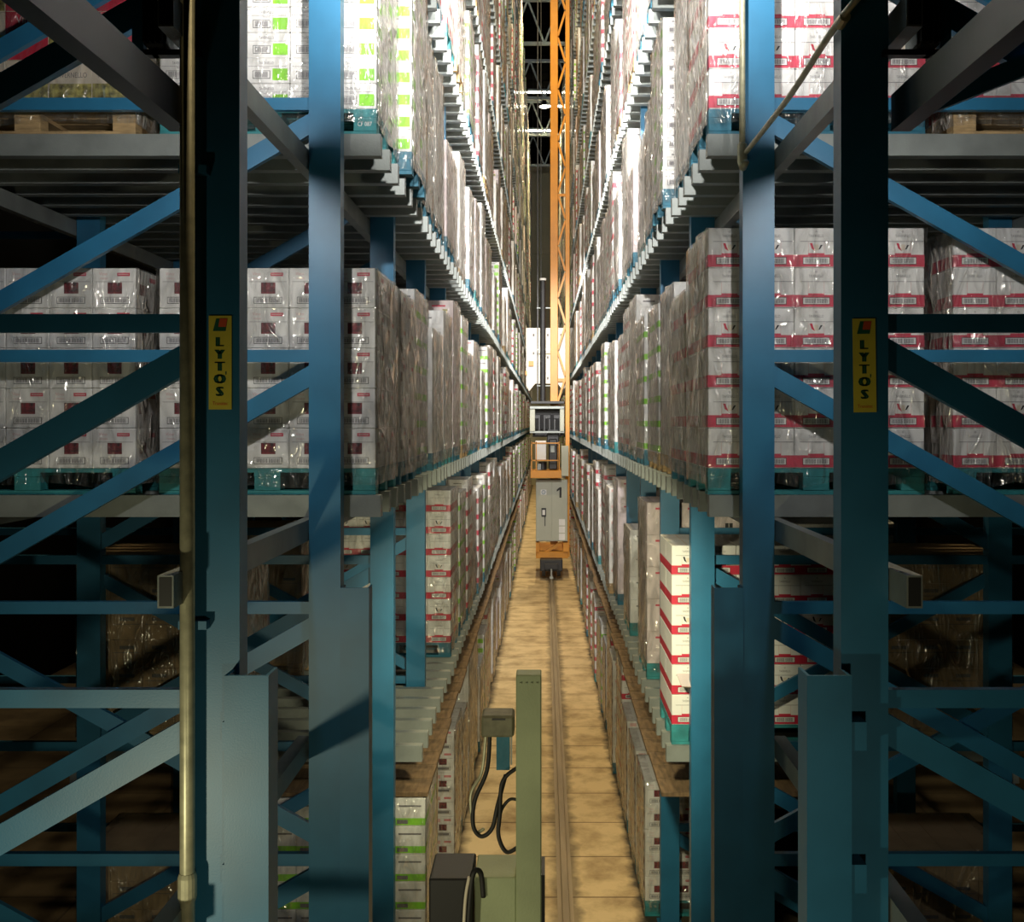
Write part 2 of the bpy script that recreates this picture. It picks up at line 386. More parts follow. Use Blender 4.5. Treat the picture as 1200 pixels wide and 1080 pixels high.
# mid stay crossing behind, right near frame only
f = MB(); f.bar((1.27, 3.74, H + 1.09), (2.6, 3.74, H + 1.62), .07, .04, 'blue'); tag(ob('cross_stay', f), 'thin dark blue brace rising to the right from the near right frame', 'steel brace')

# longitudinal beams under each shelf
for s in (-1, 1):
    for nm in 'ABCDEFGHIJ':
        z = LVL[nm] - .12; y0 = 3.62 if nm in 'BC' else (7.7 if nm == 'A' else 6)
        f = MB()
        for xa in (UP[s][1] + .004, 3.40):
            x0, x1 = sorted((s * xa, s * (xa + .055)))
            f.box(x0, x1, y0, YEND - .6, z - .115, z - .003, 'galv')
            if nm in 'BC':
                f.box(x0 + .006, x1 - .006, y0 - .002, y0 + .002, z - .108, z - .010, 'dark')  # dark plate on the solid end paints in the shaded hollow of the section
            if xa > 3 and nm not in 'ABC': break
        tag(ob('shelf_beam', f), 'long grey beam pair under the %s of the %s rack' % (SHELF[nm], SIDE[s]), 'steel beam', 'long beams under the rack shelves')

# shelf joists
def joist_mesh(s):
    f = MB(); x0, x1 = sorted((s * .905, s * 3.52)); t_ = .006
    f.box(x0, x1, 0, t_, -.12, 0, 'galv'); f.box(x0, x1, t_, .075, -t_, 0, 'galv'); f.box(x0, x1, t_, .075, -.12, -.12 + t_, 'galv')
    f.box(x0, x1, .069, .075, -.12 + t_, -.095, 'galv'); f.box(x0, x1, .069, .075, -.03, -t_, 'galv')
    xe = s * .905; a, b = sorted((xe, xe + s * .006)); f.box(a, b, t_, .069, -.12 + t_, -t_, 'galv')
    return f
JP = 1 / 3.0
def shown_from(z, base):
    dz = z - H
    return max(base, 1240 * dz / 540) if dz > 0 else base
for s in (-1, 1):
    jm = joist_mesh(s).mesh('joist')
    for nm in 'ABCDEFGHIJ':
        z = LVL[nm]; y0 = shown_from(z, 7.78 if nm == 'A' else 5.83)
        n0 = math.ceil((y0 - 5.83) / JP); ys = [5.83 + JP * i for i in range(n0, int((YEND - 5.9) / JP))]
        t = thing('shelf_deck', 'row of grey steel joists forming the %s of the %s rack' % (SHELF[nm], SIDE[s]), 'shelf', (0, ys[0], z), 'joist shelves of the racks')
        near = ys[:100] if nm in 'ABCD' else []
        for y in near: ob('joist', jm, t, (random.uniform(-.006, .006), y - ys[0], 0), (0, 0, random.uniform(-.004, .004)))
        if len(near) < len(ys):
            f = MB(); x0, x1 = sorted((s * .905, s * 3.52))
            for y in ys[len(near):]:
                yy = y - ys[0]; f.box(x0, x1, yy, yy + .075, -.12, 0, 'galv')
            tag(ob('far_joists', f, t), kind='stuff')

# ------------------------------------------------------------------ cartons
KD = dict(W=dict(t=.222, n=5, body='white', d='white red-labelled cartons'),
          R=dict(t=.222, n=5, body='white', d='white cartons with red bands'),
          K=dict(t=.222, n=5, body='white', d='white cartons with deep red bands'),
          G=dict(t=.1415, n=5, body='white', d='flat white cartons with green panels'),
          V=dict(t=.208, n=5, body='white', d='white cartons with green bands'),
          T=dict(t=.27, n=5, body='beige', d='beige cartons with grape pictures'),
          B=dict(t=.21, n=5, body='brown', d='brown cartons'),
          P=dict(t=.30, n=4, body='wpink', d='plain pale pink cartons'),
          S=dict(t=.26, n=4, body='white', d='plain white cartons'))
LW, LD = 1.2, .8
def barcode(f, x0, x1, z0, z1, y, fine):
    e = .001
    f.rect(x0, x1, z0, z1, y, 'black')
    b = .003; f.rect(x0 + b, x1 - b, z0 + b, z1 - b, y - e, 'white')
    if fine:
        n = 26; wv = (x1 - x0 - .024) / n
        for i in range(n):
            if i != n // 2: f.rect(x0 + .012 + i * wv, x0 + .012 + i * wv + wv * (.45 + .3 * ((i * 7) % 3) / 2), z0 + .007, z1 - .007, y - 2 * e, 'ink')
    else: f.rect(x0 + .012, x1 - .012, z0 + .007, z1 - .007, y - 2 * e, 'ink')
def print_front(f, k, x0, z0, w_, t, y, fine, alt=0):
    e = .001; cx = x0 + w_ / 2
    if k == 'W':
        f.rect(x0 + .02, x0 + w_ - .012, z0 + t * .655, z0 + t * .665, y - e, 'ink')
        f.rect(cx + .018, cx + .088, z0 + t * .80, z0 + t * .885, y - e, 'redp'); f.rect(cx + .024, cx + .082, z0 + t * .83, z0 + t * .855, y - 2*e, 'inkr')
        f.rect(cx - .035, cx + .045, z0 + t * .36, z0 + t * .64, y - e, 'photo')
        barcode(f, cx - .075, cx + .082, z0 + t * .11, z0 + t * .28, y - e, fine)
        if fine:
            f.text('Vino', cx - .06, z0 + t * .86, y - e, .025, 'inkr'); f.text('rosso', cx - .055, z0 + t * .75, y - e, .02, 'inkr')
        else: f.rect(cx - .09, cx - .02, z0 + t * .74, z0 + t * .9, y - e, 'inkr')
    elif k in 'RK':
        r_ = 'redp' if k == 'R' else 'red'
        f.rect(x0, x0 + w_, z0 + t * .03, z0 + t * .33, y - e, r_); f.rect(cx - .045, cx + .045, z0 + t * .33, z0 + t * .37, y - e, r_)
        barcode(f, cx - .075, cx + .075, z0 + t * .09, z0 + t * .27, y - 2 * e, fine)
        f.rect(x0 + .03, x0 + w_ - .004, z0 + t * .655, z0 + t * .668, y - e, 'ink')
        f.rect(cx - .045, cx - .043, z0 + t * .37, z0 + t * .65, y - e, 'inkr'); f.rect(cx + .043, cx + .045, z0 + t * .37, z0 + t * .65, y - e, 'inkr')
        if fine: f.text('TAVERNELLO', cx, z0 + t * .80, y - e, .022, 'ink', .62); f.text('o', cx, z0 + t * .92, y - e, .022, 'ink')
        else: f.rect(cx - .05, cx + .05, z0 + t * .76, z0 + t * .82, y - e, 'ink')
        if alt:
            zz = z0 + t * .62
            f.face([(cx - .036, y - e, zz), (cx - .026, y - e, zz - .03), (cx - .005, y - e, zz - .045), (cx - .016, y - e, zz - .02), (cx - .022, y - e, zz)][::1], 'red' if k == 'R' else 'black')
            f.face([(cx + .036, y - e, zz - .01), (cx + .024, y - e, zz - .01), (cx + .012, y - e, zz - .035), (cx + .02, y - e, zz - .035)], 'black')
            f.rect(cx - .01, cx + .012, zz - .04, zz - .008, y - 2*e, 'beige')
    elif k == 'G':
        f.rect(cx + .025, cx + .108, z0 + t * .12, z0 + t * .58, y - e, 'green')
        barcode(f, cx - .085, cx + .012, z0 + t * .18, z0 + t * .50, y - e, fine)
        f.rect(x0 + .01, x0 + w_ - .02, z0 + t * .66, z0 + t * .672, y - e, 'ink')
        if fine: f.text('BIANCO', cx - .01, z0 + t * .61, y - e, .010, 'ink', .9); f.text('TAVERNELLO', cx - .01, z0 + t * .80, y - e, .022, 'ink', .62); f.text('o', cx - .01, z0 + t * .93, y - e, .014, 'ink')
        else: f.rect(cx - .055, cx + .045, z0 + t * .75, z0 + t * .83, y - e, 'ink')
    elif k == 'V':
        f.rect(x0, x0 + w_, z0 + t * .05, z0 + t * .30, y - e, 'green'); f.rect(x0 + .04, x0 + w_ - .03, z0 + t * .70, z0 + t * .76, y - e, 'ink')
        f.rect(x0 + .03, x0 + .11, z0 + t * .10, z0 + t * .24, y - 2*e, 'ink')
    elif k == 'T':
        if alt:
            f.rect(x0 + .002, x0 + w_ - .002, z0 + .002, z0 + t - .002, y - e, 'red')
            if fine: f.text('Vino', cx - .01, z0 + t * .83, y - 2*e, .06, 'white', .9)
            for q in range(3): f.rect(x0 + .03, x0 + .09 + .02 * q, z0 + t * (.3 + .12 * q), z0 + t * (.33 + .12 * q), y - 2*e, 'inkr')
            f.rect(x0 + w_ - .035, x0 + w_ - .03, z0 + t * .5, z0 + t * .8, y - 2*e, 'white')
        else:
            f.rect(x0 + .004, x0 + w_ - .004, z0 + .004, z0 + t * .52, y - e, 'grapes')
            if fine: f.text('TAVERNELLO', cx, z0 + t * .70, y - e, .042, 'ink', .72)
            else: f.rect(cx - .08, cx + .08, z0 + t * .6, z0 + t * .7, y - e, 'ink')
    elif k == 'B':
        f.rect(x0 + .02, x0 + w_ - .02, z0 + t * .55, z0 + t * .57, y - e, 'seam'); f.rect(cx - .05, cx + .06, z0 + t * .68, z0 + t * .80, y - e, 'seam')
        f.rect(cx - .07, cx - .068, z0 + t * .1, z0 + t * .45, y - e, 'seam'); f.rect(cx + .068, cx + .07, z0 + t * .1, z0 + t * .45, y - e, 'seam')
    elif k in 'PS':
        if k == 'P':
            f.rect(cx - .02, cx + .05, z0 + t * .18, z0 + t * .36, y - e, 'black'); f.rect(cx + .012, cx + .016, z0 + t * .18, z0 + t * .36, y - 2*e, 'white')
            f.rect(cx - .07, cx + .07, z0 + t * .78, z0 + t * .84, y - e, 'redp')
            f.rect(cx + .04, cx + .09, z0 + t * .55, z0 + t * .7, y - e, 'grapes')
        else:
            f.rect(cx - .08, cx + .04, z0 + t * .7, z0 + t * .76, y - e, 'ink'); f.rect(cx - .1, cx + .1, z0 + t * .5, z0 + t * .505, y - e, 'seam')
def print_side(f, k, y0, d, z0, t, x, sgn):
    e = .001 * sgn
    if k in 'RK': f.srect(y0, y0 + d, z0 + t * .03, z0 + t * .33, x + e, 'redp' if k == 'R' else 'red', sgn)
    if k == 'G': f.srect(y0 + .05, y0 + d * .5, z0 + t * .12, z0 + t * .58, x + e, 'green', sgn)
    if k == 'V': f.srect(y0, y0 + d, z0 + t * .05, z0 + t * .30, x + e, 'green', sgn)
    if k == 'W':
        f.srect(y0 + .06, y0 + .16, z0 + t * .36, z0 + t * .64, x + e, 'photo', sgn); f.srect(y0 + .2, y0 + .3, z0 + t * .76, z0 + t * .88, x + e, 'redp', sgn)
    if k == 'T': f.srect(y0 + .004, y0 + d - .004, z0 + .004, z0 + t * .42, x + e, 'grapes', sgn)
_cm = {}
def carton_mesh(k, alt):
    if (k, alt) not in _cm:
        K = KD[k]; cw = LW / K['n']; t = K['t']; d = LD / 2; f = MB(); gp = .0015
        f.box(gp, cw - gp, 0, d - gp, .001, t - .0005, K['body'], .004)
        print_front(f, k, 0, 0, cw, t, 0, True, alt)
        for sg, x in ((-1, gp), (1, cw - gp)): print_side(f, k, 0, d, 0, t, x, sg)
        f.face([(cw*.48, .02, t), (cw*.52, .02, t), (cw*.52, d-.02, t), (cw*.48, d-.02, t)], 'beige')
        _cm[k, alt] = f.mesh('carton')
    return _cm[k, alt]
_sm = {}
def stack_mesh(k, tiers):
    if (k, tiers) not in _sm:
        K = KD[k]; f = MB(); cw = LW / K['n']; t = K['t']; rnd = random.Random(k + str(tiers))
        for r_ in range(tiers):
            for i in range(K['n']):
                for q in (0, 1):
                    if 0 < i < K['n'] - 1 and q and r_ < tiers - 1: continue
                    j = rnd.uniform(-.004, .004); x0 = -LW / 2 + i * cw; y0 = q * LD / 2 + (j if q == 0 else 0)
                    f.box(x0 + .0015, x0 + cw - .0015, y0, (q + 1) * LD / 2 - .002, r_ * t + .001, (r_ + 1) * t - .001, K['body'])
                    if q == 0: print_front(f, k, x0, r_ * t, cw, t, y0 - .001, False, (r_ % 2) if k in 'RK' else (i + r_) % 3 == 0)
                    if i == 0: print_side(f, k, q * LD/2, LD/2, r_ * t, t, x0, -1)
                    if i == K['n'] - 1: print_side(f, k, q * LD/2, LD/2, r_ * t, t, x0 + cw, 1)
        _sm[k, tiers] = f.mesh('carton_stack')
    return _sm[k, tiers]
_pm = {}
def pallet_mesh(c, text=False):
    if (c, text) not in _pm:
        f = MB()
        for y0 in (0, LD/2 - .05, LD - .1): f.box(-.6, .6, y0, y0 + .1, 0, .022, c)          # bottom boards
        for x in (-.6, -.0725, .4725):
            wv = .1275 if abs(x) > .3 else .145
            for y0 in (0, LD/2 - .05, LD - .1): f.box(x, x + wv, y0, y0 + .1, .022, .100, c, .003)
        for x in (-.6, -.0725, .4725): f.box(x, x + (.1275 if abs(x) > .3 else .145), 0, LD, .100, .122, c)
        for i in range(7):
            y0 = i * (LD - .1) / 6; f.box(-.6, .6, y0, y0 + .092, .122, .144, c)
        if text: f.text('CF 087', .535, .062, -.0015, .034, 'white', .8); f.text('CF 087', -.535, .062, -.0015, .034, 'white', .8)
        _pm[c, text] = f.mesh('pallet')
    return _pm[c, text]
_wm = {}
def wrap_mesh(h, var):
    key = (round(h, 3), var)
    if key not in _wm:
        f = MB(); rnd = random.Random(var * 100 + int(h * 1000)); g = .012
        nx, ny, nz = 7, 8, 12
        ring = [(-LW/2 - g + (LW + 2*g) * i / nx, -g) for i in range(nx)] + [(LW/2 + g, -g + (LD + 2*g) * i / ny) for i in range(ny)]
        ring += [(LW/2 + g - (LW + 2*g) * i / nx, LD + g) for i in range(nx)] + [(-LW/2 - g, LD + g - (LD + 2*g) * i / ny) for i in range(ny)]
        n = len(ring); zs = [-.09] + [.0 + h * i / nz for i in range(nz + 1)]
        ph = [rnd.uniform(0, 6.28) for _ in range(4)]
        for a, z in enumerate(zs):
            for b, (x, y) in enumerate(ring):
                side = abs(abs(x) - (LW/2 + g)) < 1e-6 and 0 < y < LD
                amp = .016 if side else .004
                dsp = amp * (math.sin(b * 2.1 + z * 5 + ph[0]) * .5 + math.sin(b * 1.3 - z * 9 + ph[1]) * .5 + rnd.uniform(-.45, .45))
                if a == 0: dsp -= .008
                sx = 1 if x > 0 else -1
                if side: f.v.append((x + sx * max(dsp, -.008), y, z + .144))
                else: f.v.append((x, y + (max(-dsp, -.003) * -1 if y < 0 else dsp), z + .144 + (rnd.uniform(-.03, .02) if a == 0 else 0)))
        ic, isd = f.mi('fclear'), f.mi('fside')
        for a in range(len(zs) - 1):
            for b in range(n):
                c = (b + 1) % n; f.f.append((a*n + b, a*n + c, (a+1)*n + c, (a+1)*n + b)); f.m.append(ic if b < nx else isd)
        # film folded a hand's width over the top edge
        k = len(f.v); T = zs[-1] + .144
        for (x, y) in ring: f.v.append((x * .86, LD/2 + (y - LD/2) * .84, T + .004))
        for b in range(n):
            c = (b + 1) % n; f.f.append(((len(zs)-1)*n + b, (len(zs)-1)*n + c, k + c, k + b)); f.m.append(ic)
        _wm[key] = f.mesh('stretch_wrap'); _wm[key].polygons.foreach_set('use_smooth', [True] * len(_wm[key].polygons))
    return _wm[key]
PN = dict(pblue='blue pallet', pteal='teal pallet', wood='wooden pallet')
def load(s, nm, j, k, tiers, pal, xin, y, detail=False, row=1, wrap=True, label=None, yaw=0, wtext=False):
    x = s * (xin + LW / 2); z = LVL[nm] + .0015
    n = j + 1
    if label is None:
        where = '%s rack, %s' % (SIDE[s], SHELF[nm] if nm != 'floor' else 'floor row')
        if row == 2: label = '%s, %s, outer row, %s from front' % (KD[k]['d'], where, ordn(n))
        else: label = '%s, %s, %s, %s from front' % (KD[k]['d'], PN[pal], where, ordn(n))
    t = thing('pallet_load', label, 'pallet load', (x, y, z), 'palletised cartons in the racks'); t.rotation_euler.z = yaw
    ob('pallet', pallet_mesh(pal, wtext), t)
    K = KD[k]; cw = LW / K['n']
    if detail:
        for r_ in range(tiers):
            for i in range(K['n']):
                for q in (0, 1):
                    edge = (i == K['n'] - 1 if s < 0 else i == 0)
                    if q and not edge and r_ < tiers - 1: continue
                    alt = (r_ % 2) if k in 'RK' else int(r_ > 0 and i % 2 == 0)
                    ob('carton', carton_mesh(k, alt), t, (-LW/2 + i * cw, q * LD/2 + random.uniform(-.003, .003), .144 + r_ * K['t']), (0, 0, random.uniform(-.004, .004)))
    else: ob('carton_stack', stack_mesh(k, tiers), t, (0, 0, .144))
    if wrap: ob('stretch_wrap', wrap_mesh(tiers * K['t'], random.randint(0, 2)), t)
    return t
def slot(j): return 5.86 + (j // 2) * 2 + (.92 if j % 2 else 0)
TI = {'W': (5, 6), 'R': (5, 6, 7), 'K': (6, 7), 'G': (9, 10, 11), 'V': (6, 7), 'T': (5,), 'B': (5, 6), 'P': (3, 4, 5), 'S': (4, 5, 6)}
fixed = {  # (side, level, slot): kind, tiers, pallet, inner x, detailed
    (-1,'B',0): ('W', 5, 'pteal', .935, 1), (-1,'B',1): ('W', 5, 'pblue', .93, 0), (-1,'B',2): ('V', 6, 'pblue', .965, 0), (-1,'B',3): ('S', 4, 'pblue', .93, 0), (-1,'B',4): ('S', 5, 'pteal', .94, 0),
    (1,'B',0): ('R', 6, 'pteal', .905, 1), (1,'B',1): ('R', 5, 'pblue', .91, 0), (1,'B',2): ('S', 5, 'wood', .96, 0), (1,'B',4): ('V', 6, 'pblue', .93, 0),
    (-1,'C',0): ('G', 11, 'pteal', .93, 1), (-1,'C',1): ('G', 10, 'pblue', .85, 1), (-1,'C',2): ('S', 5, 'pblue', .92, 0), (-1,'C',3): ('S', 5, 'pblue', .92, 0), (-1,'C',4): ('P', 3, 'pblue', .91, 0),
    (1,'C',0): ('R', 6, 'pblue', .91, 1), (1,'C',1): ('S', 5, 'pblue', .94, 0), (1,'C',2): ('G', 9, 'pblue', .88, 0), (1,'C',3): ('S', 4, 'pblue', .92, 0),
    (-1,'A',5): ('K', 7, 'pblue', .955, 1), (-1,'A',6): ('V', 7, 'pblue', .95, 0), (-1,'A',7): ('K', 7, 'pblue', .93, 0), (-1,'A',8): ('S', 5, 'pblue', .95, 0), (-1,'A',9): ('R', 6, 'pblue', .92, 0), (-1,'A',10): ('V', 7, 'pblue', .9, 0),
    (1,'A',2): ('K', 6, 'pteal', .945, 1), (1,'A',4): ('P', 5, 'pteal', .955, 1), (1,'A',6): ('S', 4, 'pteal', .96, 0), (1,'A',8): ('P', 5, 'pblue', .96, 0),
    (-1,'floor',2): ('V', 8, 'wood', .885, 1), (-1,'floor',5): ('W', 6, 'pteal', .92, 0), (-1,'floor',3): ('V', 7, 'wood', 1.02, 0),
    (1,'floor',4): ('W', 5, 'pteal', .937, 1), (1,'floor',5): ('W', 5, 'pblue', .93, 0), (1,'floor',6): ('W', 5, 'pblue', .93, 0),
}
START = {(-1,'A'): 5, (1,'A'): 2, (-1,'floor'): 2, (1,'floor'): 4}
EMPTY = {(1,'A',3), (1,'A',5), (1,'A',7), (-1,'floor',4), (-1,'C',9), (1,'D',9), (-1,'D',14), (1,'B',17)}
ZMAX = 30.2
for s in (-1, 1):
    for nm in ['floor'] + list('ABCDEFGHIJ'):
        y0 = shown_from(LVL[nm], 5.8)
        for j in range(START.get((s, nm), 0), 80):
            y = slot(j)
            if y + LD < y0: continue
            if y > ZMAX: break
            if (s, nm, j) in EMPTY or (j > 10 and random.random() < .03): continue
            if (s, nm, j) in fixed: k, ti, pal, xin, det = fixed[s, nm, j]
            else:
                k = random.choice('RRKWWSSSPGV' if s > 0 else 'WWWSSSPGVRK'); ti = random.choice(TI[k]); pal = random.choice(('pblue', 'pblue', 'pteal', 'wood')); xin = .925 + random.uniform(-.035, .035); det = 0
            load(s, nm, j, k, ti, pal, xin, y, det, wrap=not ((s, nm, j) == (1, 'A', 2)), wtext=(s == -1 and nm == 'C' and j == 0))
# outer row loads, seen through the near frames
for s, nm, j, k, ti, pal, det in ((-1,'B',0,'W',5,'pteal',1), (1,'B',0,'R',6,'pteal',1), (-1,'C',0,'T',5,'wood',1), (1,'C',0,'R',6,'wood',1), (-1,'B',1,'W',5,'pblue',0), (1,'B',1,'R',6,'pblue',0),
        (-1,'A',2,'B',6,'wood',0), (1,'A',2,'B',6,'wood',0), (-1,'A',4,'B',6,'wood',0), (1,'A',4,'S',5,'wood',0), (-1,'floor',2,'B',6,'wood',0), (1,'floor',2,'B',6,'wood',0), (-1,'C',1,'G',9,'pblue',0), (1,'C',1,'R',6,'pblue',0), (-1,'floor',4,'B',6,'wood',0)):
    t = load(s, nm, j, k, ti, pal, 2.265, slot(j), det, row=2)
# the opened carton sticking out of the right first-shelf load
f = MB(); f.face([(1.0, 7.70, H - 1.92), (1.22, 7.68, H - 1.92), (1.20, 7.86, H - 1.86), (.98, 7.86, H - 1.86)], 'wpink')
f.face([(1.0, 7.70, H - 1.925), (.98, 7.86, H - 1.865), (1.20, 7.86, H - 1.865), (1.22, 7.68, H - 1.925)], 'brown')
tag(ob('cardboard_flap', f), 'torn cardboard flap hanging open on the red banded stack, right rack', 'cardboard')

# everything beyond: too many and too small to tell apart
f = MB(); rnd = random.Random(3)
for s in (-1, 1):
    for nm in ['floor'] + list('ABCDEFGHIJ'):
        y0 = shown_from(LVL[nm], 5.8)
        for j in range(0, 80):
            y = slot(j)
            if y <= ZMAX or y + LD < y0 or y > YEND - 1.5: continue
            if rnd.random() < .04: continue
            k = rnd.choice('WWSSPRKGV'); K = KD[k]; ti = rnd.choice(TI[k]); t = K['t']; xin = .925 + rnd.uniform(-.03, .03); z = LVL[nm]
            x0, x1 = sorted((s * xin, s * (xin + LW)))
            f.box(x0, x1, y, y + LD, z, z + .13, 'pblue')
            f.box(x0, x1, y, y + LD, z + .144, z + .144 + t * ti, K['body'])
            if k in 'RKGV':
                for r_ in range(ti): f.box(x0 - .003, x1 + .003, y - .003, y + LD * .99, z + .144 + t * (r_ + .08), z + .144 + t * (r_ + .35), 'green' if k in 'GV' else 'redp')
            f.box(x0 - .015, x1 + .015, y + .02, y + LD + .012, z + .10, z + .13 + t * ti, 'fside')
tag(ob('distant_pallet_loads', f), 'mass of wrapped pallet loads filling the far ends of both racks', 'pallet loads', kind='stuff')

# ------------------------------------------------------------------ plank shields under the first shelf
for s in (-1, 1):
    for i in range(30):
        y = 7.86 + i * 1.0
        f = MB(); x0, x1 = sorted((s * (.875 + random.uniform(-.015, .015)), s * 2.1)); z = H - 2.78
        for q in range(3):
            yy = y + q * .33; f.box(x0, x1, yy + .006, yy + .322, z, z + .03, 'plank')
        f.box(min(s*1.30, s*1.36), max(s*1.30, s*1.36), y, y + .98, z + .03, z + .145, 'plank')
        tag(ob('plank_panel', f), 'weathered brown plank panel under the first shelf, %s rack, %s from front' % (SIDE[s], ordn(i + 1)), 'wooden panel', 'plank panels under the first shelf')

# ------------------------------------------------------------------ floor rail
f = MB(); xr = .20
f.box(xr - .075, xr + .075, -2, 77, 0, .012, 'rail'); f.box(xr - .012, xr + .012, -2, 77, .012, .07, 'rail'); f.box(xr - .035, xr + .035, -2, 77, .07, .10, 'rail', .006)
tag(ob('guide_rail', f), 'worn steel guide rail running down the middle of the aisle floor', 'rail')

# ------------------------------------------------------------------ floodlights on the near frames, conduits
for s in (-1, 1):
    fx, fy, fz = FLOODS[0 if s < 0 else 1]
    t = thing('floodlight', 'black floodlight box on the near %s rack frame, seen from behind' % SIDE[s], 'floodlight', (fx, fy - .16, fz), 'black floodlights on the near frames')
    f = MB(); f.box(-.04, .04, -.05, .09, -.09, .09, 'dark', .01)
    for q in range(4): f.box(-.034 + q * .02, -.026 + q * .02, -.07, -.05, -.08, .08, 'dark')
    ob('housing', f, t)
    f = MB(); f.box(-.035, .035, .09, .094, -.08, .08, 'glass'); ob('lens', f, t)
    f = MB(); x0, x1 = sorted((s * .02, -s * .15)); f.box(x0, x1, -.02, .02, -.11, -.09, 'dark')
    f.box(s * .07 - .02, s * .07 + .02, -.02, .02, -.11, .40, 'blue'); x0, x1 = sorted((s * .0, s * .07)); f.box(x0, x1, -.02, .02, -.11, -.09, 'dark'); ob('bracket', f, t)
f = MB(); f.tube([(-1.262, 3.74, 0), (-1.262, 3.74, H + 1.9)], .026, 'pipe', 16)
t = smooth(ob('conduit_pipe', f)); tag(t, 'tall yellowish metal conduit pipe strapped to the near left upright', 'pipe')
f = MB(); f.tube([(-1.262, 3.74, H - 1.69), (-1.262, 3.74, H - 1.675), (-1.262, 3.74, H - 1.605), (-1.262, 3.74, H - 1.59)], [.028, .033, .033, .028], 'pipe', 16); ob('coupling', f, t)
for zz in (H + .9, H - .72): 
    f = MB(); f.box(-1.30, -1.20, 3.755, 3.80, zz - .015, zz + .015, 'blue'); ob('clamp', f, t)
t = thing('bent_conduit', 'thin metal conduit bending from the second right upright up to the near one', 'pipe', (1.055, 5.58, H + 1.4))
B0 = Vector((1.055, 5.58, H + 1.4))
f = MB(); f.tube([Vector((1.047, 5.6, H + 3.2)) - B0, Vector((1.047, 5.6, H + 1.42)) - B0], .016, 'pipe', 12); smooth(ob('vertical_run', f, t))
pts = [(1.06, 5.55, H + 1.42), (1.06, 4.6, H + 1.41), (1.045, 3.9, H + 1.42), (1.06, 3.66, H + 1.44), (1.10, 3.62, H + 1.47), (1.22, 3.60, H + 1.50), (1.34, 3.6, H + 1.53)]
# spline through the bend
def cr(P, n=6):
    P = [Vector(p) for p in P]; out = []
    for i in range(len(P) - 1):
        a = P[max(i-1,0)]; b = P[i]; c = P[i+1]; d = P[min(i+2, len(P)-1)]
        for q in range(n):
            u = q / n; out.append(.5 * ((2*b) + (c - a) * u + (2*a - 5*b + 4*c - d) * u*u + (-a + 3*b - 3*c + d) * u**3))
    return out + [P[-1]]
f = MB(); f.tube([p - B0 for p in cr(pts)], .013, 'pipe', 10); smooth(ob('bent_run', f, t))
f = MB(); f.tube([(-.008, .02, .08), (-.008, .02, .07), (-.008, .02, -.02), (-.008, .0, -.05), (.005, -.03, -.03)], [.018, .026, .026, .024, .016], 'pipe', 12); smooth(ob('elbow_fitting', f, t))
f = MB(); f.tube([(0, -1.80, .02), (0, -1.87, .025)], .02, 'pipe', 10); ob('coupling', f, t)

# ------------------------------------------------------------------ yellow rack maker stickers
def sticker(cx, cz, y, label, rot):
    t = thing('yellow_sticker', label, 'sticker', (cx, y, cz), 'yellow name stickers on the near uprights'); t.rotation_euler.y = rot
    f = MB(); wv, hv = .041, .168
    f.box(-wv, wv, -.002, 0, -hv, hv, 'yellow'); ob('backing', f, t)
    f = MB(); e = -.003
    f.face([(-.026, e, .113), (.020, e, .113), (.027, e, .158), (-.014, e, .158)], 'lgreen')
    f.face([(-.006, e - .0008, .128), (.021, e - .0008, .128), (.027, e - .0008, .158), (-.001, e - .0008, .158)], 'lred')
    tag(ob('emblem', f, t), 'slanted red and green square emblem')
    f = MB()
    for ch, zz in zip('LYTOS', (.075, .030, -.013, -.058, -.103)): f.text(ch, -.004, zz, e, .047, 'lgreen', 1.0)
    for dx_ in (.001, .0045, -.0065):
        for ch, zz in zip('LYTOS', (.075, .030, -.013, -.058, -.103)): f.text(ch, dx_, zz, e, .047, 'lgreen', 1.0)
    f.text("'", .021, -.050, e, .05, 'lgreen'); ob('lettering', f, t)
    f = MB(); f.text('Transitec', 0, -.146, e, .018, 'lred', .8); ob('small_print', f, t)
sticker(-1.163, H + .215, 3.797, "yellow sticker with vertical green LYTO'S lettering on the near left upright", 0)
sticker(1.148, H + .205, 3.797, "yellow sticker with vertical green LYTO'S lettering on the near right upright", R(-.8))

# ------------------------------------------------------------------ end post of the aisle with its boxes and cables
t = thing('buffer_post', 'sage green steel post on a wide green plate at the head of the aisle', 'post', (-.058, 3.9, 0))
f = MB(); f.box(-.047, .047, 0, .09, 0, H - .93, 'sage', .004); ob('post', f, t)
f = MB(); f.box(-.20, -.047, .01, .22, 0, H - 1.68, 'sage', .004); f.box(.047, .06, .03, .2, 0, H - 1.68, 'dark'); tag(ob('base_plate', f, t), 'wide sage green plate')
f = MB(); f.box(-.37, -.21, .02, .26, 0, H - 1.69, 'dark', .006); tag(ob('side_box', f, t), 'black box')
f = MB()
for q in range(4): f.tube([(.0 - .03 + .02 * q, -.002, H - .96), (.0 - .03 + .02 * q, -.006, H - .96)], .004, 'sage', 6)
ob('bolt_row', f, t)
t = thing('control_box', 'small taupe box fixed left of the green post with cables hanging out', 'box', (-.175, 3.96, H - 1.13))
f = MB(); f.box(-.06, .062, -.03, .09, -.04, .04, 'taupe', .008); f.box(-.02, .03, -.0315, -.03, .025, .032, 'dark'); ob('housing', f, t)
f = MB(); f.box(-.005, .045, .0, .03, -.17, -.04, 'pblue'); f.box(.048, .054, 0, .01, -.15, -.04, 'galv'); ob('terminal_strip', f, t)
def cable(name, pts, r, label, m='rubber'):
    f = MB(); f.tube(cr(pts, 8), r, m, 8); tag(smooth(ob(name, f)), label, 'cable', 'loose cables at the aisle head')
X0 = -.175; Z0 = H - 1.17
